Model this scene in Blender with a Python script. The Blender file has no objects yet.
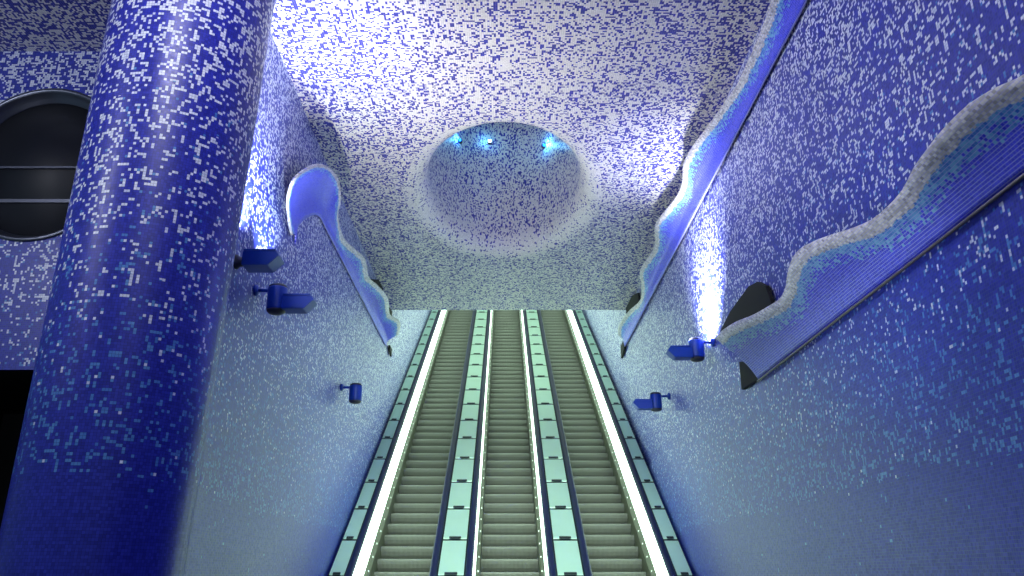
import bpy, bmesh, math, random
from mathutils import Vector, Matrix
random.seed(7)
PI = math.pi
scene = bpy.context.scene
COL = scene.collection
EYE = 1.6                     # eye height above the floor
CX = -0.1                     # camera stands a little left of the escalators' axis
def W(x, y, z):               # from eye-relative metres to the world
    return Vector((x + CX, y, z + EYE))

# ------------------------------------------------------------------ objects
def tag(o, label=None, cat=None, group=None, kind=None):
    if label: o['label'] = label
    if cat: o['category'] = cat
    if group: o['group'] = group
    if kind: o['kind'] = kind
    return o

def link_bm(name, bm, mats, parent=None, smooth=False, origin=None):
    me = bpy.data.meshes.new(name)
    bm.normal_update()
    if origin is not None:
        bmesh.ops.translate(bm, verts=bm.verts, vec=-Vector(origin))
    bm.to_mesh(me); bm.free()
    o = bpy.data.objects.new(name, me)
    COL.objects.link(o)
    for m in (mats if isinstance(mats, (list, tuple)) else [mats]):
        me.materials.append(m)
    if smooth:
        for p in me.polygons: p.use_smooth = True
    if parent is not None: o.parent = parent
    elif origin is not None: o.location = origin
    return o

def empty(name, loc, label, cat, group=None):
    o = bpy.data.objects.new(name, None)
    o.empty_display_size = .1
    COL.objects.link(o)
    o.location = loc
    return tag(o, label, cat, group)

def box(bm, x0, x1, y0, y1, z0, z1, mat=0):
    vs = [bm.verts.new(p) for p in ((x0,y0,z0),(x1,y0,z0),(x1,y1,z0),(x0,y1,z0),(x0,y0,z1),(x1,y0,z1),(x1,y1,z1),(x0,y1,z1))]
    for f in ((3,2,1,0),(4,5,6,7),(0,1,5,4),(1,2,6,5),(2,3,7,6),(3,0,4,7)):
        bm.faces.new([vs[i] for i in f]).material_index = mat

def prism(bm, poly, d, mat=0):
    """closed prism: polygon of 3D points pushed along vector d"""
    a = [bm.verts.new(p) for p in poly]
    b = [bm.verts.new(Vector(p) + Vector(d)) for p in poly]
    n = len(a)
    fs = [bm.faces.new(a), bm.faces.new(list(reversed(b)))]
    for i in range(n):
        fs.append(bm.faces.new((a[i], b[i], b[(i+1) % n], a[(i+1) % n])))
    for f in fs: f.material_index = mat
    bmesh.ops.recalc_face_normals(bm, faces=fs)

def lathe(bm, prof, c, axis='Z', n=28, mat=0):
    c = Vector(c); rings = []
    for r, h in prof:
        ring = []
        for i in range(n):
            a = 2*PI*i/n
            p = (r*math.cos(a), r*math.sin(a), h)
            if axis == 'X': p = (h, r*math.cos(a), r*math.sin(a))
            if axis == 'Y': p = (r*math.sin(a), h, r*math.cos(a))
            ring.append(bm.verts.new(c + Vector(p)))
        rings.append(ring)
    fs = []
    for k in range(len(rings)-1):
        for i in range(n):
            fs.append(bm.faces.new((rings[k][i], rings[k][(i+1) % n], rings[k+1][(i+1) % n], rings[k+1][i])))
    fs.append(bm.faces.new(list(reversed(rings[0])))); fs.append(bm.faces.new(rings[-1]))
    for f in fs: f.material_index = mat; f.smooth = True
    return fs

def grid(rows, uvs, name, mats, parent=None, smooth=True, closed=False, foam=None):
    """rows: list of rows of points; uvs: same shape, metres along the surface; foam: distance to the crest"""
    bm = bmesh.new()
    uvl = bm.loops.layers.uv.new('UVMap')
    fl = bm.loops.layers.uv.new('foam') if foam else None
    V = [[bm.verts.new(p) for p in r] for r in rows]
    for j in range(len(rows)-1):
        for i in range(len(rows[0])-1):
            idx = ((j,i),(j,i+1),(j+1,i+1),(j+1,i))
            f = bm.faces.new([V[a][b] for a, b in idx])
            for l, (a, b) in zip(f.loops, idx):
                l[uvl].uv = uvs[a][b]
                if foam: l[fl].uv = (foam[a][b], 0)
    return link_bm(name, bm, mats, parent, smooth)

# ------------------------------------------------------------------ materials
class NT:
    def __init__(s, name):
        s.m = bpy.data.materials.new(name); s.m.use_nodes = True
        s.t = s.m.node_tree; s.b = s.t.nodes['Principled BSDF']
    def n(s, typ, **kw):
        x = s.t.nodes.new(typ)
        for k, v in kw.items(): setattr(x, k, v)
        return x
    def l(s, a, b): s.t.links.new(a, b)
    def put(s, sock, v):
        if isinstance(v, (int, float, tuple, list, Vector)): sock.default_value = v
        else: s.l(v, sock)
    def math(s, op, a, b=0.0, c=0.0):
        x = s.n('ShaderNodeMath', operation=op)
        s.put(x.inputs[0], a); s.put(x.inputs[1], b); s.put(x.inputs[2], c)
        return x.outputs[0]
    def vec(s, op, a, b=(0,0,0)):
        x = s.n('ShaderNodeVectorMath', operation=op)
        s.put(x.inputs[0], a); s.put(x.inputs[1], b)
        return x.outputs[0]
    def mix(s, f, a, b):
        x = s.n('ShaderNodeMix', data_type='RGBA')
        s.put(x.inputs['Factor'], f); s.put(x.inputs['A'], a); s.put(x.inputs['B'], b)
        return x.outputs['Result']
    def ramp(s, v, pts):
        x = s.n('ShaderNodeValToRGB'); e = x.color_ramp.elements
        s.put(x.inputs[0], v)
        while len(e) < len(pts): e.new(.5)
        for el, (p, c) in zip(e, pts):
            el.position = p; el.color = c if isinstance(c, tuple) else (c, c, c, 1)
        return x.outputs[0]
    def white(s, v):
        x = s.n('ShaderNodeTexWhiteNoise', noise_dimensions='3D'); s.put(x.inputs['Vector'], v)
        return x.outputs['Value']
    def noise(s, v, scale, detail=1.0):
        x = s.n('ShaderNodeTexNoise'); s.put(x.inputs['Vector'], v)
        x.inputs['Scale'].default_value = scale; x.inputs['Detail'].default_value = detail
        return x.outputs['Fac']

def C(r, g, b):               # sRGB 0-255 -> linear
    f = lambda c: (c/255/12.92) if c/255 <= .04045 else ((c/255+.055)/1.055)**2.4
    return (f(r), f(g), f(b), 1)

DEEP, VIOL = C(18,28,144), C(42,50,182)
PALE, WHITE = C(60,114,196), C(228,232,246)

def mosaic(name, ts, mode='wall', grout=C(14,16,84), rough=.33, gain=1.0, turq_w=.22, foam_w=.115):
    N = NT(name)
    uv = N.n('ShaderNodeUVMap', uv_map='UVMap').outputs[0]
    p = N.vec('MULTIPLY', uv, (1/ts, 1/ts, 0))
    if mode == 'wave':        # running bond courses
        sp = N.n('ShaderNodeSeparateXYZ'); N.l(p, sp.inputs[0])
        sh = N.math('MULTIPLY', N.math('FLOOR', sp.outputs[1]), .5)
        cb = N.n('ShaderNodeCombineXYZ')
        N.l(N.math('ADD', N.math('MULTIPLY', sp.outputs[0], .8), sh), cb.inputs[0]); N.l(sp.outputs[1], cb.inputs[1])
        p = cb.outputs[0]
    cell = N.vec('FLOOR', p)
    fr = N.vec('FRACTION', p)
    r2 = N.white(N.vec('ADD', cell, (0,0,3.7)))
    r3 = N.white(N.vec('ADD', cell, (0,0,9.1)))
    pos = N.n('ShaderNodeNewGeometry').outputs['Position']
    sz = N.n('ShaderNodeSeparateXYZ'); N.l(pos, sz.inputs[0])
    X, Y, Z = sz.outputs
    base = N.mix(r2, DEEP, VIOL)
    if mode == 'wave':
        sf = N.n('ShaderNodeSeparateXYZ'); N.l(N.n('ShaderNodeUVMap', uv_map='foam').outputs[0], sf.inputs[0])
        d = N.math('ADD', sf.outputs[0], N.math('MULTIPLY', N.math('SUBTRACT', N.noise(uv, 9.0, 2.0), .5), .06))
        d2 = N.math('ADD', d, N.math('MULTIPLY', N.math('SUBTRACT', r3, .5), .13))
        d1 = N.math('ADD', d, N.math('MULTIPLY', N.math('SUBTRACT', r3, .5), .02))
        blue = N.mix(r2, C(24,36,206), C(62,70,236))
        turq = N.mix(r2, C(30,104,205), C(120,190,226))
        foamc = N.mix(r2, C(158,156,152), C(236,234,226))
        col = N.mix(N.math('LESS_THAN', d2, turq_w), blue, turq)
        col = N.mix(N.math('LESS_THAN', d1, foam_w), col, foamc)
    else:
        # specks made of single tiles and two-tile dashes
        ra = N.white(cell)
        rb = N.white(N.vec('ADD', N.vec('FLOOR', N.vec('MULTIPLY', p, (.5,1,1))), (0,0,17.3)))
        rc = N.white(N.vec('ADD', N.vec('FLOOR', N.vec('MULTIPLY', p, (1,.5,1))), (0,0,29.9)))
        clump = N.math('MULTIPLY', N.math('SUBTRACT', N.noise(cell, .055, 2.0), .5), .5)
        zz = N.math('ADD', Z, N.math('MULTIPLY', N.math('SUBTRACT', N.noise(uv, 1.3), .5), .25))
        t = N.math('DIVIDE', zz, 8.0)
        if mode == 'wall':
            dens = N.ramp(t, [(0,.002), (.283,.003), (.289,.19), (.40,.17), (.48,.17), (.60,.22), (.74,.31), (.92,.44)])
            wf = N.ramp(t, [(0,0.0), (.36,.03), (.45,.45), (.56,.85), (.7,1.0)])
        elif mode == 'ceiling':
            ax = N.math('ABSOLUTE', N.math('ADD', X, .1))
            dens = N.ramp(N.math('DIVIDE', ax, 4.0), [(0,.71), (.25,.68), (.5,.60), (.8,.50), (1,.46)])
            wf = N.math('ADD', 1.0, 0.0)
        else:
            sv = N.n('ShaderNodeSeparateXYZ'); N.l(uv, sv.inputs[0])
            dens = N.ramp(N.math('DIVIDE', sv.outputs[1], 4.0), [(0,.80), (.05,.9), (.11,.88), (.18,.72), (1,.66)]); wf = N.math('ADD', 1.0, 0.0)
        dens = N.math('ADD', dens, N.math('MULTIPLY', clump, dens))
        q = N.math('SUBTRACT', 1.0, N.math('POWER', N.math('SUBTRACT', 1.0, N.math('MINIMUM', dens, .97)), .3333))
        lo = N.math('MINIMUM', N.math('MINIMUM', ra, rb), rc)
        speck = N.math('LESS_THAN', lo, q)
        sc = N.mix(N.math('LESS_THAN', r3, wf), N.mix(r2, PALE, C(88,144,208)), N.mix(r2, C(196,202,228), WHITE) if mode == 'wall' else N.mix(r2, C(226,224,220), C(244,242,240)))
        col = N.mix(speck, base, sc)
    sp2 = N.n('ShaderNodeSeparateXYZ'); N.l(fr, sp2.inputs[0])
    e = .07
    g = N.math('MAXIMUM', N.math('LESS_THAN', sp2.outputs[0], e), N.math('LESS_THAN', sp2.outputs[1], e*(1.9 if mode == 'wave' else 1)))
    col = N.mix(g, col, grout)
    if gain != 1.0: col = N.vec('SCALE', col)
    N.l(col, N.b.inputs['Base Color'])
    N.put(N.b.inputs['Roughness'], N.math('ADD', rough, N.math('MULTIPLY', r3, .14)))
    N.b.inputs['Specular IOR Level'].default_value = .5 if mode == 'wall' else .4
    return N.m

def plain(name, col, rough=.5, metal=0.0, emit=0.0, coat=0.0, var=.06, scale=14, stretch=(1,1,1)):
    N = NT(name)
    tc = N.n('ShaderNodeTexCoord').outputs['Object']
    f = N.noise(N.vec('MULTIPLY', tc, stretch), scale, 3.0)
    dark = tuple(c*(1-var*2) for c in col[:3]) + (1,)
    c = N.mix(f, dark, col)
    N.l(c, N.b.inputs['Base Color'])
    N.b.inputs['Roughness'].default_value = rough
    N.b.inputs['Metallic'].default_value = metal
    N.b.inputs['Coat Weight'].default_value = coat
    if emit:
        N.l(c, N.b.inputs['Emission Color']); N.b.inputs['Emission Strength'].default_value = emit
    return N.m

M = {
 'wall': mosaic('mosaic_wall', .022, grout=C(72,98,128)),
 'pillar': mosaic('mosaic_pillar', .023, rough=.33),
 'ceil': mosaic('mosaic_ceiling', .0235, 'ceiling', grout=C(150,146,146), rough=.4),
 'crater': mosaic('mosaic_crater', .025, 'crater', grout=C(140,138,144), rough=.4),
 'wave': mosaic('mosaic_wave', .022, 'wave', grout=C(176,178,236), rough=.3),
 'wave_far': mosaic('mosaic_wave_far', .022, 'wave', grout=C(150,152,230), rough=.3, turq_w=.16, foam_w=.085),
 'dark': plain('dark_metal_and_gap', C(10,10,14), .85, 0.0),
 'trim': plain('pale_metal_trim', C(120,116,118), .5, .5),
 'black': plain('doorway_black', C(6,6,9), .6),
 'floor': plain('floor_stone', C(40,46,70), .35, var=.12, scale=6),
 'navy': plain('blue_lamp_paint', C(12,66,170), .35, .1),
 'lampend': plain('grey_lamp_cap', C(58,60,70), .45, .2),
 'lens': plain('lamp_glass', C(120,150,190), .15),
 'rail': plain('handrail_rubber', C(12,22,66), .5),
 'skirt': plain('skirt_steel', C(80,82,70), .4, .35, var=.05, stretch=(1,.05,.05)),
 'white': plain('balustrade_light', (.74,1,.80,1), .4, emit=3.8, var=.01),
 'dot': plain('white_screw', C(235,240,232), .4),
 'panel': plain('brushed_deck_panel', C(206,244,222), .45, .3, var=.04, scale=3),
 'joint': plain('panel_joint', C(16,34,40), .6),
 'tread': plain('step_aluminium', C(106,106,101), .5, .25, var=.05, scale=30, stretch=(6,.4,.4)),
 'stepgap': plain('step_shadow_gap', C(14,18,16), .7),
 'glass': plain('tinted_glass', C(12,15,26), .55, var=.1, scale=2),
 'steel': plain('window_steel', C(96,100,112), .3, .8),
 'bulb': plain('blue_led', C(170,225,255), .3, emit=25),
 'bulb_dim': plain('blue_led_dim', C(30,130,255), .3, emit=1.5),
 'conc': plain('concrete', C(120,124,120), .8),
}

# ------------------------------------------------------------------ setting
XL, XR = -2.67, 2.87          # eye-relative faces of the two long walls
ZC = 5.9                      # ceiling
YE = 18.72                    # far edge of the ceiling

def flat_wall(name, pts, uvs):
    """one mosaic sheet from corner points with uv in metres"""
    bm = bmesh.new(); uvl = bm.loops.layers.uv.new('UVMap')
    f = bm.faces.new([bm.verts.new(p) for p in pts])
    for l, u in zip(f.loops, uvs): l[uvl].uv = u
    r = bmesh.ops.extrude_face_region(bm, geom=[f])
    return bm, f, [v for v in r['geom'] if isinstance(v, bmesh.types.BMVert)]

def slab(name, pts, uvs, push, mat):
    bm, f, vs = flat_wall(name, pts, uvs)
    bmesh.ops.translate(bm, verts=vs, vec=push)
    bmesh.ops.recalc_face_normals(bm, faces=bm.faces)
    return tag(link_bm(name, bm, mat), kind='structure')

def yzwall(name, x, poly, push):
    return slab(name, [W(x, y, z) for y, z in poly], [(y, z) for y, z in poly], (push, 0, 0), M['wall'])

yzwall('wall_left', XL, [(6.9,-1.6), (12.5,-1.6), (36,13.5), (36,16), (YE,ZC+.3), (6.9,ZC+.3)], -.4)
# right: upper wall, and a lower wall standing 3 cm proud whose ledge is the fine seam
yzwall('wall_right', XR+.03, [(-3,-1.6), (12.5,-1.6), (36,13.5), (36,16), (YE,ZC+.3), (-3,ZC+.3)], .4)
yzwall('wall_right_lower', XR, [(-3,-1.6), (12.5,-1.6), (18.8,2.08), (-3,2.08)], .05)
YB = 8.5
# wall behind the pillar with a round window and a doorway
bw = bmesh.new(); uvl = bw.loops.layers.uv.new('UVMap')
wc = (-5.25, 4.42); wr = .93
def quad(pts):
    f = bw.faces.new([bw.verts.new(W(x, YB, z)) for x, z in pts])
    for l, (x, z) in zip(f.loops, pts): l[uvl].uv = (x, z)
DX0, DX1, DZ = -6.6, -4.55, 2.03
xa, xb, za, zb = wc[0]-1.2, wc[0]+1.2, wc[1]-1.2, wc[1]+1.2
NA = 64
for i in range(NA):
    ring = []
    for a in (2*PI*i/NA, 2*PI*(i+1)/NA):
        c, s = math.cos(a), math.sin(a); k = 1.2/max(abs(c), abs(s))
        ring.append(((wc[0]+wr*c, wc[1]+wr*s), (wc[0]+k*c, wc[1]+k*s)))
    quad([ring[0][0], ring[0][1], ring[1][1], ring[1][0]])
quad([(-9,za), (xa,za), (xa,zb), (-9,zb)]); quad([(xb,za), (-2.7,za), (-2.7,zb), (xb,zb)])
quad([(-9,zb), (-2.7,zb), (-2.7,ZC+.2), (-9,ZC+.2)]); quad([(-9,DZ), (-2.7,DZ), (-2.7,za), (-9,za)])
quad([(-9,-1.6), (DX0,-1.6), (DX0,DZ), (-9,DZ)]); quad([(DX1,-1.6), (-2.7,-1.6), (-2.7,DZ), (DX1,DZ)])
bmesh.ops.remove_doubles(bw, verts=bw.verts, dist=1e-4)
bmesh.ops.recalc_face_normals(bw, faces=bw.faces)
tag(link_bm('wall_back', bw, M['wall']), kind='structure')
# doorway recess
d = bmesh.new()
a, b = W(DX0, YB, -1.6), W(DX1, YB+2.5, DZ)
for pts in (((a.x,a.y,a.z),(a.x,b.y,a.z),(a.x,b.y,b.z),(a.x,a.y,b.z)), ((b.x,a.y,a.z),(b.x,a.y,b.z),(b.x,b.y,b.z),(b.x,b.y,a.z)),
            ((a.x,a.y,b.z),(b.x,a.y,b.z),(b.x,b.y,b.z),(a.x,b.y,b.z)), ((a.x,b.y,a.z),(b.x,b.y,a.z),(b.x,b.y,b.z),(a.x,b.y,b.z))):
    d.faces.new([d.verts.new(p) for p in pts])
tag(link_bm('door_1', d, M['black']), kind='structure')
# round window
win = bpy.data.objects.new('window_1', None); COL.objects.link(win); win.location = W(wc[0], YB, wc[1]); tag(win, kind='structure')
fb = bmesh.new()
lathe(fb, [(wr+.03,.03), (wr+.03,-.02), (wr+.0,-.03), (wr-.025,-.01), (wr-.04,.10), (wr-.085,.11), (wr-.09,.16), (wr+.03,.16)], (0,0,0), 'Y', 72)
fb.faces.ensure_lookup_table()
bmesh.ops.delete(fb, geom=[f for f in fb.faces if len(f.verts) > 4], context='FACES_ONLY')
bmesh.ops.scale(fb, verts=fb.verts, vec=(1,1,1))
link_bm('window_frame', fb, M['steel'], win)
gb = bmesh.new(); lathe(gb, [(wr-.06,.13), (wr-.06,.15)], (0,0,0), 'Y', 72); link_bm('window_glass', gb, M['glass'], win)
for zz, hh in ((.0,.012), (-.42,.02)):
    mb = bmesh.new(); ww = math.sqrt((wr-.07)**2-zz*zz)
    box(mb, -ww, ww, .10, .135, zz-hh, zz+hh); link_bm('mullion', mb, M['steel'], win)

# pillar at the near end of the left wall
rows, uvs = [], []
n = 72
HZ = [-1.6 + i*(ZC+1.75)/30 for i in range(31)]
for z in HZ:
    k = max(0, (z-.0)/5.1)
    r = .65 + .045*k + .5*max(0, (z-5.2))**2
    cx, cy = -3.07 + .17*k, 6.6
    rows.append([W(cx + r*math.cos(2*PI*i/n), cy + r*math.sin(2*PI*i/n), z) for i in range(n+1)])
    uvs.append([(.67*2*PI*i/n, z) for i in range(n+1)])
tag(grid(rows, uvs, 'pillar', M['pillar']), kind='structure')

# ceiling with the oval crater
CC = (0.0, 12.72); OA, OB = 1.62, 2.68
X0, X1, Y0, Y1 = -9.0, 2.9, -3.0, YE
ang = sorted([2*PI*i/120 for i in range(120)] + [math.atan2(y-CC[1], x-CC[0]) % (2*PI) for x in (X0, X1) for y in (Y0, Y1)])
cb = bmesh.new(); uvl = cb.loops.layers.uv.new('UVMap')
def onrect(a):
    c, s = math.cos(a), math.sin(a); t = 1e9
    if c > 1e-9: t = min(t, (X1-CC[0])/c)
    if c < -1e-9: t = min(t, (X0-CC[0])/c)
    if s > 1e-9: t = min(t, (Y1-CC[1])/s)
    if s < -1e-9: t = min(t, (Y0-CC[1])/s)
    return Vector((CC[0]+t*c, CC[1]+t*s))
def onell(a, A, B):
    c, s = math.cos(a), math.sin(a); t = 1/math.sqrt((c/A)**2+(s/B)**2)
    return Vector((CC[0]+t*c, CC[1]+t*s))
ringo = [onrect(a) for a in ang]; ringi = [onell(a, OA, OB) for a in ang]
vo = [cb.verts.new(W(p.x, p.y, ZC)) for p in ringo]; vi = [cb.verts.new(W(p.x, p.y, ZC)) for p in ringi]
m = len(ang)
for i in range(m):
    j = (i+1) % m
    f = cb.faces.new((vo[i], vi[i], vi[j], vo[j]))
    for l, p in zip(f.loops, (ringo[i], ringi[i], ringi[j], ringo[j])): l[uvl].uv = (p.x, p.y)
tag(link_bm('ceiling', cb, M['ceil']), kind='structure')
# far edge beam and the sloping ceiling of the escalator tunnel beyond it
tb = bmesh.new()
prism(tb, [W(XL-.2, YE, ZC), W(XL-.2, 36, ZC+10), W(XL-.2, 36, ZC+10.3), W(XL-.2, YE, ZC+.3)], (XR-XL+.4, 0, 0))
tag(link_bm('ceiling_tunnel', tb, M['conc']), kind='structure')
# crater
rows, uvs = [], []
prof = [(0,0)] + [(.36*math.sin(t*PI/20), .36*(1-math.cos(t*PI/20))) for t in range(1, 11)] + [(.36, .36+.35*k) for k in range(1, 12)]
s = 0; last = (0,0)
for inn, up in prof:
    s += math.hypot(inn-last[0], up-last[1]); last = (inn, up)
    row, uvr, acc, lp = [], [], 0, None
    for i in range(121):
        a = 2*PI*i/120
        p = onell(a, OA, OB); nrm = Vector(((p.x-CC[0])/OA**2, (p.y-CC[1])/OB**2)).normalized()
        pr = p
        q = p - nrm*inn
        if lp is not None: acc += (pr-lp).length
        lp = pr
        row.append(W(q.x, q.y, ZC+up)); uvr.append((acc*.9, s))
    rows.append(row); uvs.append(uvr)
# dome over the shaft
for k in range(1, 7):
    t = k*PI/2/6; base = rows[len(prof)-1]
    cen = W(CC[0], CC[1], 0)
    row = []
    for p in base:
        row.append(Vector((cen.x+(p.x-cen.x)*max(.01, math.cos(t)), cen.y+(p.y-cen.y)*max(.01, math.cos(t)), p.z+.9*math.sin(t))))
    rows.append(row); uvs.append([(u, v+.3*k) for u, v in uvs[len(prof)-1]])
cr = grid(rows, uvs, 'ceiling_crater', M['crater']); tag(cr, kind='structure')

# floor of the lower hall
fb = bmesh.new(); a, b = W(-9, -3, -1.6), W(2.9, 12.4, -1.6)
box(fb, a.x, b.x, a.y, b.y, a.z-.3, a.z)
tag(link_bm('floor', fb, M['floor']), kind='structure')

# ------------------------------------------------------------------ mosaic waves
def interp(pts, n):
    """Catmull-Rom through points (tuples), n samples"""
    P = [Vector(p) for p in pts]; out = []
    for k in range(n):
        t = k/(n-1)*(len(P)-1); i = min(int(t), len(P)-2); u = t-i
        p0, p1, p2, p3 = P[max(i-1,0)], P[i], P[i+1], P[min(i+2,len(P)-1)]
        out.append(.5*((2*p1) + (p2-p0)*u + (2*p0-5*p1+4*p2-p3)*u*u + (3*p1-p0-3*p2+p3)*u**3))
    return out

def wave_sheet(name, bot, crest, ctrl, parent, mat, nj=22, thick=.035):
    rows, uvs, foam = [], [], []
    arcs = []
    acc = 0; last = None
    for b, c, k in zip(bot, crest, ctrl):
        r = []
        for j in range(nj+1):
            t = j/nj
            w0, w1, w2 = (1-t)**2, 2*3.2*t*(1-t), t*t     # weighted so that the fold is tight
            r.append((b*w0 + k*w1 + c*w2)/(w0+w1+w2))
        L = [0]
        for j in range(nj): L.append(L[-1] + (r[j+1]-r[j]).length)
        mid = r[nj//2]
        if last is not None: acc += (mid-last).length
        last = mid
        rows.append(r); uvs.append([(acc, l) for l in L]); foam.append([L[-1]-l for l in L])
    o = grid(rows, uvs, name, [mat, M['dark']], parent, True, foam=foam)
    return o, rows

def solid(o, off, th=.022):
    md = o.modifiers.new('solid', 'SOLIDIFY'); md.thickness = th; md.offset = off; md.material_offset = 1; md.material_offset_rim = 0; md.use_flip_normals = False

def strip_along(name, pts, parent, r, mat):
    bm = bmesh.new(); prev = None
    for i, p in enumerate(pts):
        t = (pts[min(i+1,len(pts)-1)] - pts[max(i-1,0)]).normalized()
        s1 = t.cross(Vector((0,0,1))).normalized(); s2 = s1.cross(t)
        ring = [bm.verts.new(p + s1*r*math.cos(a) + s2*r*math.sin(a)) for a in [k*PI/4 for k in range(8)]]
        if prev:
            for k in range(8): bm.faces.new((prev[k], prev[(k+1)%8], ring[(k+1)%8], ring[k]))
        else: bm.faces.new(list(reversed(ring)))
        prev = ring
    bm.faces.new(prev)
    return link_bm(name, bm, mat, parent, True)

def right_wave(crest, zb, k, l1, l2, label, dark_polys, foot):
    root = empty('mosaic_wave', (0,0,0), label, 'wall relief', 'mosaic waves along the walls')
    n = len(crest)*6
    cr = interp([(y, q, 0) for y, q in crest], n)
    B, Cc, K = [], [], []
    for v in cr:
        y, q = v.x, v.y
        kk = min(k, q*.8)
        i1, u1 = kk*math.sin(l1), kk*math.cos(l1)
        i2, u2 = i1 + (q-kk)*math.sin(l2), u1 + (q-kk)*math.cos(l2)
        B.append(W(XR-.025, y, zb)); Cc.append(W(XR-max(i2,.04), y, zb+u2)); K.append(W(XR-.025-i1, y, zb+u1))
    o, rows = wave_sheet('wave_sheet', B, Cc, K, root, M['wave' if foot[0][2] < 4 else 'wave_far'])
    o.data.flip_normals(); solid(o, -1)
    if zb < 4: strip_along('lower_edge_strip', [B[0] + Vector((-.012,0,-.012)), B[-1] + Vector((-.012,0,-.012))], root, .012, M['trim'])
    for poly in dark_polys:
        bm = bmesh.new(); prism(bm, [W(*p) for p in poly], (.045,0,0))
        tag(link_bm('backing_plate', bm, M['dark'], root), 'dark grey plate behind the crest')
    if foot:
        bm = bmesh.new(); prism(bm, [W(*p) for p in foot], (.05,0,0))  # dark solid in place of the shaded gap under the far end
        tag(link_bm('end_gap_shade', bm, M['dark'], root), 'dark piece standing in for the shaded gap under the far end')
    return root
R = math.radians
CREST1 = [(9.2,.687),(8.9,.68),(8.49,.635),(8.13,.565),(7.75,.514),(7.42,.486),(7.13,.517),(6.82,.605),(6.52,.651),(6.27,.623),(6.03,.564),(5.73,.472),(5.49,.418),(5.25,.406),(5.05,.412),(4.9,.431),(4.72,.467),(4.52,.488),(4.3,.503),(4.05,.498),(3.85,.464),(3.64,.405),(3.4,.42),(3.1,.5),(2.8,.56)]
CREST2 = [(19.19,.371),(18.48,.447),(17.39,.387),(16.38,.27),(15.6,.381),(14.92,.518),(14.07,.463),(13.5,.47),(12.85,.592),(12.27,.542),(11.64,.467),(11.13,.478),(10.67,.563),(10.23,.557),(9.92,.525),(9.35,.454),(8.84,.401),(8.42,.363),(7.99,.367),(7.62,.371),(7.29,.385),(6.99,.415),(6.44,.461),(5.8,.43)]
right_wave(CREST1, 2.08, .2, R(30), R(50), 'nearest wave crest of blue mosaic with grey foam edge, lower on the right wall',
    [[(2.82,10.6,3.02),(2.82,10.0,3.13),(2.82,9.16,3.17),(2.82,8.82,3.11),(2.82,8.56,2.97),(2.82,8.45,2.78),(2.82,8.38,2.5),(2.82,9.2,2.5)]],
    [(2.83,9.84,2.45),(2.83,9.85,2.11),(2.83,9.2,2.09),(2.83,9.2,2.3)])
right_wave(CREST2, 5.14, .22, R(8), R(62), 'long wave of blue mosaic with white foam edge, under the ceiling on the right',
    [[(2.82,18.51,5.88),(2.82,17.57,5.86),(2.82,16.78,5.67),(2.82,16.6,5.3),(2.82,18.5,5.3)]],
    [(2.83,19.7,5.3),(2.83,19.75,5.0),(2.83,19.19,5.1),(2.83,19.19,5.3)])
# left wave: its near end curls back to the wall as a hood
LC = [(-2.62,9.6,3.99),(-2.58,9.25,4.06),(-2.5,8.85,4.14),(-2.42,8.74,4.33),(-2.37,9.03,4.61),(-2.33,9.43,4.88),(-2.31,10.01,5.13),(-2.31,10.62,5.25),(-2.36,11.08,5.16),(-2.48,11.51,5.1),(-2.53,12.3,5.07),(-2.45,12.93,5.12),(-2.38,13.5,5.16),(-2.44,14.27,5.12),(-2.36,14.88,5.16),(-2.29,15.72,5.2),(-2.37,16.71,5.16),(-2.25,17.43,5.22),(-2.36,18.18,5.16)]
LB = [(9.87,3.99),(9.89,4.09),(9.9,4.22),(10.11,4.41),(10.46,4.63),(10.73,4.77),(11.03,4.87),(11.2,4.89),(11.41,4.89),(11.83,4.89),(12.32,4.89)]
LB = [(-2.635, y, z) for y, z in LB] + [(-2.635, c[1], 4.89) for c in LC[11:]]
root = empty('mosaic_wave', (0,0,0), 'wave of blue mosaic with hooded near end and white foam edge, on the left wall', 'wall relief', 'mosaic waves along the walls')
nb = 110
B = [W(max(p[0], -2.635), p[1], p[2]) for p in interp(LB, nb)]; Cc = [W(max(p[0], -2.63), p[1], p[2]) for p in interp(LC, nb)]
K = []
for b, c in zip(B, Cc):
    h = min(1, max(0, (11.6-b.y+CX*0)/1.2))            # 1 in the hood, 0 along the straight run
    K.append((b + (c-b)*.22 + Vector((0,0,.14)))*h + Vector((b.x+.02, b.y, b.z+.13))*(1-h))
o, rows = wave_sheet('wave_sheet', B, Cc, K, root, M['wave_far'])
o.data.flip_normals(); solid(o, -1)
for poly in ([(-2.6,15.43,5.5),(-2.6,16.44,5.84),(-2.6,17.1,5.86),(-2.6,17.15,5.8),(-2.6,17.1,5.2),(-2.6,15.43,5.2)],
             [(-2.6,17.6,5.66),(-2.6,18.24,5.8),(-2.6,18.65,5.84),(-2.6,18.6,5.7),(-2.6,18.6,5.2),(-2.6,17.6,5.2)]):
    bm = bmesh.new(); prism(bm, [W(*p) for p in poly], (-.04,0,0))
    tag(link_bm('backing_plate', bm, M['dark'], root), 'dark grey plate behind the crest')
bm = bmesh.new(); prism(bm, [W(*p) for p in [(-2.61,18.95,5.02),(-2.61,18.95,4.84),(-2.61,18.6,4.92),(-2.61,18.6,5.02)]], (-.04,0,0))  # shaded gap at the far end, built as a dark solid
tag(link_bm('end_gap_shade', bm, M['dark'], root), 'dark piece standing in for the shaded gap under the far end')

for r_ in [o for o in COL.objects if o.type == 'EMPTY' and o.name.startswith('mosaic_wave')]:
    pts = [ch.matrix_basis @ v.co for ch in COL.objects if ch.parent == r_ for v in ch.data.vertices]
    L0 = Vector((sum(p.x for p in pts)/len(pts), sum(p.y for p in pts)/len(pts), min(p.z for p in pts)))
    r_.location = L0
    for ch in COL.objects:
        if ch.parent == r_: ch.location = -L0

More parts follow.
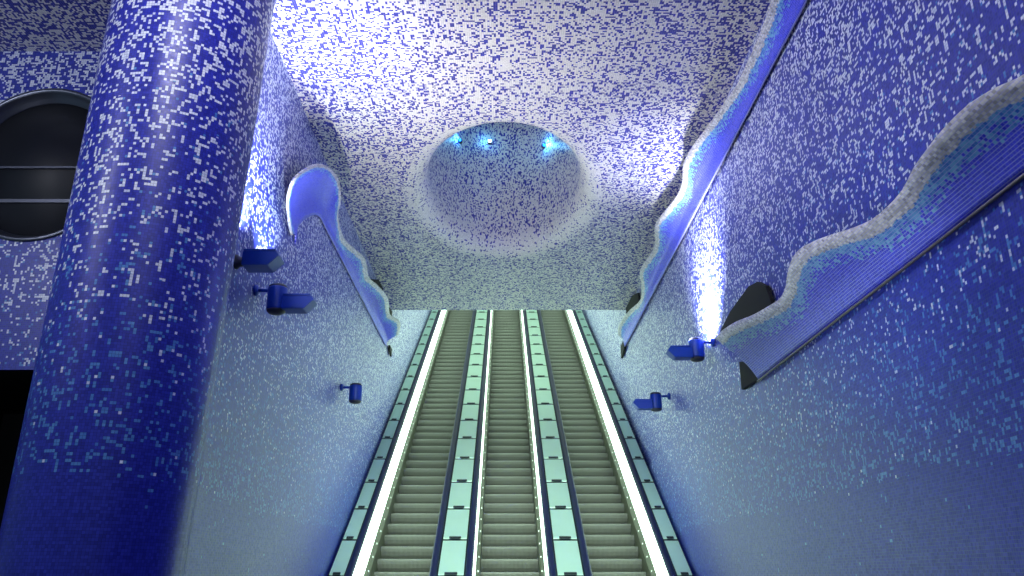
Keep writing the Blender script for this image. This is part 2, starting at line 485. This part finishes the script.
# ------------------------------------------------------------------ escalators
SL = math.tan(R(30)); YZ = 14.8
def E(x, y, h): return Vector((x, y, (y-YZ)*SL + h + EYE))     # h: height above the step nosings
YA, YT = 12.25, 35.0
def run(bm, prof, y0, y1, mat=0):
    """closed profile (x,h) pushed up the slope"""
    prism(bm, [E(x, y0, h) for x, h in prof], E(0, y1, 0) - E(0, y0, 0), mat)

RISE = .218; RUN = RISE/SL
def step_mesh():
    bm = bmesh.new(); n = 44; w = .995
    prof = [(.062,-RISE+.012), (.024,-RISE*.72), (.004,-RISE*.42), (.002,-RISE*.2), (.014,-.014), (.045,0), (RUN+.05,0)]
    cols = []
    for i in range(n*2+1):
        x = -w/2 + w*i/(n*2); dd = .007 if i % 2 else 0
        cols.append([bm.verts.new((x, y + (dd if k < 4 else 0), z - (dd if k > 4 else 0))) for k, (y, z) in enumerate(prof)])
    for a, b in zip(cols, cols[1:]):
        for k in range(len(prof)-1): bm.faces.new((a[k], b[k], b[k+1], a[k+1]))
    # dark underside tucked behind the riser
    box(bm, -w/2, w/2, .085, RUN+.02, -RISE-.02, -.03, 1)
    me = bpy.data.meshes.new('step'); bm.normal_update(); bm.to_mesh(me); bm.free()
    me.materials.append(M['tread']); me.materials.append(M['stepgap'])
    return me
STEP = step_mesh()
def escalator(xc, label):
    root = empty('escalator', W(0,0,0) + Vector((xc-CX, 12.1, -1.6)), label, 'escalator', 'row of three escalators')
    inv = root.location
    def put(name, bm, mats, smooth=False, lab=None):
        bmesh.ops.translate(bm, verts=bm.verts, vec=-inv)
        o = link_bm(name, bm, mats, root, smooth)
        if lab: o['label'] = lab
        return o
    for sg in (-1, 1):
        f = lambda pts: [(xc + sg*x, h) for x, h in pts]
        bm = bmesh.new()
        run(bm, f([(.505,-.28), (.505,.19), (.565,.30), (.60,.30), (.60,-.28)]), YA, YT)
        y = YA + .3
        while y < YT-.4:                     # row of screws on the inclined inner deck
            p = E(xc + sg*.525, y, .231)
            box(bm, p.x-.008, p.x+.008, p.y-.014, p.y+.014, p.z-.012, p.z+.017, 1)
            y += .4
        put('skirt_panel', bm, [M['skirt'], M['dot']], lab='steel skirt with a row of small bright screws')
        bm = bmesh.new()
        run(bm, f([(.567,.302), (.585,.86), (.60,.86), (.60,.302)]), YA, YT)
        put('balustrade_panel', bm, M['white'], lab='glowing white balustrade panel')
        bm = bmesh.new()
        run(bm, f([(.602,.252), (.602,.84), (.694,.84), (.694,.252)]), YA, YT)
        put('outer_cover', bm, M['joint'])
        bm = bmesh.new()
        pr = [(.629 + .056*math.cos(t), .885 + .05*math.sin(t)) for t in [k*PI/8 for k in range(16)]]
        run(bm, f(pr), YA, YT)
        put('handrail', bm, M['rail'], lab='dark blue moving handrail')
    bm = bmesh.new()
    run(bm, [(xc-.5,-.55), (xc+.5,-.55), (xc+.5,-.32), (xc-.5,-.32)], YA, YT)
    put('truss', bm, M['stepgap'])
    k = 0
    while True:
        y = 12.3 + RUN*k
        if y > 33.6: break
        o = bpy.data.objects.new('step', STEP); COL.objects.link(o); o.parent = root
        o.location = E(xc, y, 0) - inv
        k += 1
    return root
escalator(-1.8, 'left escalator of three, next to the wall with the hooded wave')
escalator(0.0, 'middle escalator of three, between the two rows of pale deck panels')
escalator(1.8, 'right escalator of three, next to the wall with two waves')

def deck(xa, xb, label):
    xm = (xa+xb)/2
    root = empty('escalator_deck', (xm, 12.3, E(0,12.3,.7).z), label, 'deck', 'panelled decks beside the escalators')
    inv = root.location
    bm = bmesh.new()
    run(bm, [(xa-.005,-.3), (xb+.005,-.3), (xb+.005,.862), (xa-.005,.862)], YA, YT)
    bmesh.ops.translate(bm, verts=bm.verts, vec=-inv)
    link_bm('deck_base', bm, M['joint'], root)
    step = 1.125*math.cos(R(30)); k = 0
    pm = bmesh.new()
    w = (xb-xa)/2 - .008
    D = E(0,1,0)-E(0,0,0)
    prism(pm, [Vector((-w,.012,0))+D*0, Vector((w,.012,0)), Vector((w,0,.022)) + Vector((0,.012,0)), Vector((-w,.012,.022))], D*(step-.075))
    pmesh = None
    kmesh = None
    while 12.36 + step*k + step < YT:
        y = 12.36 + step*k
        if pmesh is None:
            p = link_bm('deck_panel', pm, M['panel'], root); pmesh = p.data
            cm = bmesh.new()
            prism(cm, [Vector((-w*.5,-.015,.014)), Vector((w*.5,-.015,.014)), Vector((w*.5,-.015,.028)), Vector((-w*.5,-.015,.028))], D*.042)
            c = link_bm('catch_plate', cm, M['joint'], p); kmesh = c.data
        else:
            p = bpy.data.objects.new('deck_panel', pmesh); COL.objects.link(p); p.parent = root
            c = bpy.data.objects.new('catch_plate', kmesh); COL.objects.link(c); c.parent = p
        p.location = E(xm, y, .862) - inv
        k += 1
deck(-2.74, -2.50, 'narrow row of pale green deck panels along the left wall')
deck(-1.10, -.70, 'wide row of pale green deck panels between left and middle escalators')
deck(.70, 1.10, 'wide row of pale green deck panels between middle and right escalators')
deck(2.50, 2.74, 'narrow row of pale green deck panels along the right wall')

# ------------------------------------------------------------------ wall lamps
def spot(loc, to, e, size, blend=.6, col=(.86,.88,1), rad=.06):
    L = bpy.data.lights.new('spot_beam', 'SPOT'); L.energy = e; L.spot_size = R(size); L.spot_blend = blend
    L.color = col; L.shadow_soft_size = rad
    o = bpy.data.objects.new('spot_beam', L); COL.objects.link(o); o.location = loc
    o.rotation_euler = (Vector(to)-Vector(loc)).to_track_quat('-Z', 'Y').to_euler()
    return o

def barrel_lamp(sg, y, z, label, flood, r=.105, h=.34):
    """sg -1: on the left wall, +1: on the right wall"""
    xw = (XL if sg < 0 else XR+.03)
    root = empty('wall_lamp', W(xw, y, z), label, 'lamp', 'blue lamps on the walls')
    i = -sg                                   # into the hall
    bm = bmesh.new(); lathe(bm, [(.05,0), (.06,.005*i), (.06,.03*i), (.035,.045*i)] if i > 0 else [(.035,-.045), (.06,-.03), (.06,-.005), (.05,0)], (0,0,0), 'X', 24)
    link_bm('wall_flange', bm, M['navy'], root)
    bm = bmesh.new(); lathe(bm, [(.02,min(.04*i,.19*i)), (.02,max(.04*i,.19*i))], (0,0,0), 'X', 16)
    link_bm('arm', bm, M['navy'], root)
    cx, cz = .25*i, -.10
    bm = bmesh.new()
    lathe(bm, [(r*.98,-h*.36), (r*1.0,-h*.3), (r,h*.32), (r*.98,h*.36)], (cx,0,cz), 'Z', 32)
    link_bm('barrel', bm, M['navy'], root)
    bm = bmesh.new(); lathe(bm, [(r*.35,-h*.5), (r*.7,-h*.47), (r*.9,-h*.42), (r*.97,-h*.361)], (cx,0,cz), 'Z', 32)
    link_bm('bottom_cap', bm, M['lampend'], root)
    bm = bmesh.new(); lathe(bm, [(r*.97,h*.361), (r*.9,h*.42), (r*.72,h*.47)], (cx,0,cz), 'Z', 32)
    link_bm('top_cap', bm, M['lampend'], root)
    bm = bmesh.new(); lathe(bm, [(r*.66,h*.471), (r*.66,h*.476)], (cx,0,cz), 'Z', 32)
    link_bm('lens', bm, M['lens'], root)
    if flood:
        flood_box(root, cx + i*r*.7, cz-.06, i, .34, .145, .2)
    return root, W(xw + cx, y, z + cz + h*.5)

def flood_box(root, x0, z0, i, ln, ht, dp, cap=True):
    """trough-shaped floodlight running out from x0 with a slanted end; its glass faces up"""
    zb, zt = z0-ht/2, z0+ht/2
    bm = bmesh.new()
    pf = [(0,zt), (ln-.03,zt), (ln,zt-.045), (ln-.10,zb), (0,zb)]
    prism(bm, [(x0+i*x, -dp/2, z) for x, z in pf], (0,dp,0))
    bmesh.ops.bevel(bm, geom=list(bm.edges), offset=.006, segments=2, affect='EDGES')
    fl = link_bm('flood_housing', bm, M['navy'], root)
    bm = bmesh.new(); box(bm, min(x0+i*.01, x0+i*(ln-.035)), max(x0+i*.01, x0+i*(ln-.035)), -dp*.52, dp*.52, zt, zt+.018)
    link_bm('glass_rim', bm, M['navy'], fl)
    bm = bmesh.new(); box(bm, min(x0+i*.03, x0+i*(ln-.06)), max(x0+i*.03, x0+i*(ln-.06)), -dp*.45, dp*.45, zt+.018, zt+.021)
    link_bm('flood_glass', bm, M['lens'], fl)

# long flood on a bracket, next to the pillar
rt = empty('flood_lamp', W(XL, 7.8, 2.96), 'long blue flood lamp on a grey bracket, beside the big blue pillar', 'lamp', 'blue lamps on the walls')
bm = bmesh.new(); lathe(bm, [(.07,-.01), (.075,.02), (.05,.05), (.045,.13)], (0,0,0), 'X', 24); link_bm('bracket', bm, M['lampend'], rt)
flood_box(rt, .10, .0, 1, .36, .145, .24)
lampA, topA = barrel_lamp(-1, 8.5, 2.9, 'blue barrel wall lamp with a flood box, just below the long flood lamp', True)
lampB, topB = barrel_lamp(-1, 13.5, 2.93, 'small blue barrel wall lamp without a box, alone low on the left wall', False)
lampC, topC = barrel_lamp(1, 11.2, 3.06, 'blue barrel wall lamp with flood box at the tip of the nearest wave', True)
lampD, topD = barrel_lamp(1, 14.5, 2.99, 'unlit blue barrel wall lamp with flood box, lower and farther on the right wall', True)

# blue LED spots in the crater
for (x, y, z, lab) in ((-.285, 14.6, 8.24, 'brightest blue lit spot lamp, high inside the ceiling crater left of centre'),
                       (.78, 14.3, 7.9, 'blue spot lamp glowing on the right inside the ceiling crater'),
                       (-.85, 14.2, 7.95, 'faint blue spot lamp at the left inside the ceiling crater')):
    p = onell(math.atan2((y-CC[1])/OB, (x-CC[0])/OA), OA-.33, OB-.33)
    # on the shaft wall, at the given height
    ax = x; ay = CC[1] + (OB-.37)*math.sqrt(max(0, 1-((x-CC[0])/(OA-.37))**2))
    rt = empty('crater_spot', W(ax, ay, z), lab, 'lamp', 'blue spots in the ceiling crater')
    bm = bmesh.new(); lathe(bm, [(.03,-.07), (.045,-.05), (.045,.01), (.03,.03)], (0,0,0), 'Y', 20); link_bm('housing', bm, M['lampend'], rt)
    bm = bmesh.new(); lathe(bm, [(.02,-.082), (.033,-.071)], (0,0,0), 'Y', 20)
    link_bm('led', bm, M['bulb' if 'brightest' in lab else 'bulb_dim'], rt)
    L = bpy.data.lights.new('led_glow', 'POINT'); L.energy = 2.2 if 'brightest' in lab else 6 if 'right' in lab else 2.5; L.color = (.1,.5,1); L.shadow_soft_size = .03
    lo = bpy.data.objects.new('led_glow', L); COL.objects.link(lo); lo.location = W(ax, ay-.16, z)

# ------------------------------------------------------------------ light
def area(loc, to, e, sx, sy, col):
    L = bpy.data.lights.new('unseen_light', 'AREA'); L.shape = 'RECTANGLE'; L.size = sx; L.size_y = sy; L.energy = e; L.color = col
    o = bpy.data.objects.new('unseen_light', L); COL.objects.link(o); o.location = loc
    o.rotation_euler = (Vector(to)-Vector(loc)).to_track_quat('-Z', 'Y').to_euler()
    return o
# wall-washing beams just above the lamps
spot(W(XL+.22, 7.75, 3.16), W(XL-.02, 7.7, 4.6), 300, 95, 1.0, (.82,.85,1), .03)
spot(W(XL+.42, 7.8, 3.14), W(XL, 7.8, 4.5), 320, 100, 1.0, (.84,.85,1), .05)
spot(topA + Vector((.15,0,.03)), W(XL, 8.7, 4.3), 260, 90, 1.0, (.75,.9,1), .03)
spot(topC + Vector((0,0,.03)), W(XR, 11.2, 4.7), 350, 85, 1.0, (.86,.87,1), .03)
spot(topC + Vector((-.25,0,.0)), W(XR+1, 11.3, 4.5), 1300, 112, 1.0, (.86,.87,1), .05)
# floods onto the ceiling
spot(W(XL+.35, 7.8, 3.2), W(.5, 9.5, 5.9), 420, 105, 1.0, (1,.96,.91), .12)
spot(W(XL+.5, 8.5, 2.95), W(.7, 12, 5.9), 260, 115, 1.0, (1,.96,.91), .12)
spot(W(XR-.5, 11.2, 3.15), W(-1.2, 11, 5.9), 90, 110, 1.0, (1,.96,.91), .12)
# added lights out of view, then the lamps of the tunnel above
area(W(0, -1.5, 5.6), W(0, 14, 0), 70, 4, 2, (.9,.95,1))  # added fill from behind the camera toward the escalators
spot(W(0, 2.0, 5.7), W(0, 15.2, .2), 10000, 31, .95, (.76,1,.80), .4)  # unseen spot added to brighten the deck panels
area(W(-2.2, 3.5, 5.6), W(2.8, 7, 3.4), 165, 1.5, 1.5, (.9,.9,1))  # unseen light added to lift the upper right wall
area(W(-7.5, 2, 5.3), W(-5, 8.5, 4.6), 115, 1.5, 1.5, (.85,.88,1))  # added fill for the wall behind the pillar
area(W(-6, 4.5, 1.5), W(-5.8, 5.2, 5.9), 34, 1, 1, (.78,.82,1))  # unseen uplight added for the left part of the ceiling
spot(W(-1.6, 3.4, -1.3), W(2.6, 6.2, 2.42), 420, 31, 1.0, (.85,.9,1), .15)  # unseen low spot added to brighten the nearest wave
for k in range(3):
    y = 21.6 + 5.2*k
    p = E(0, y, 3.5); q = p + Vector((0, .5, -.866))
    area(p, q, 80, 4.6, 5.9, (.76,1,.82))
wd = bpy.data.worlds.new('World'); scene.world = wd; wd.use_nodes = True
wd.node_tree.nodes['Background'].inputs[0].default_value = (.45,.74,1,1)
wd.node_tree.nodes['Background'].inputs[1].default_value = .2

# ------------------------------------------------------------------ camera
cam = bpy.data.cameras.new('camera'); co = bpy.data.objects.new('camera', cam); COL.objects.link(co)
co.location = (CX, 0, EYE); co.rotation_euler = (R(90+19), 0, 0)
cam.sensor_width = 36; cam.lens = 839/1024*36; cam.shift_x = 8/1024; cam.clip_start = .05
scene.camera = co
vs = scene.view_settings
vs.view_transform = 'Standard'; vs.look = 'None'; vs.gamma = 1; vs.use_curve_mapping = False; vs.exposure = .1
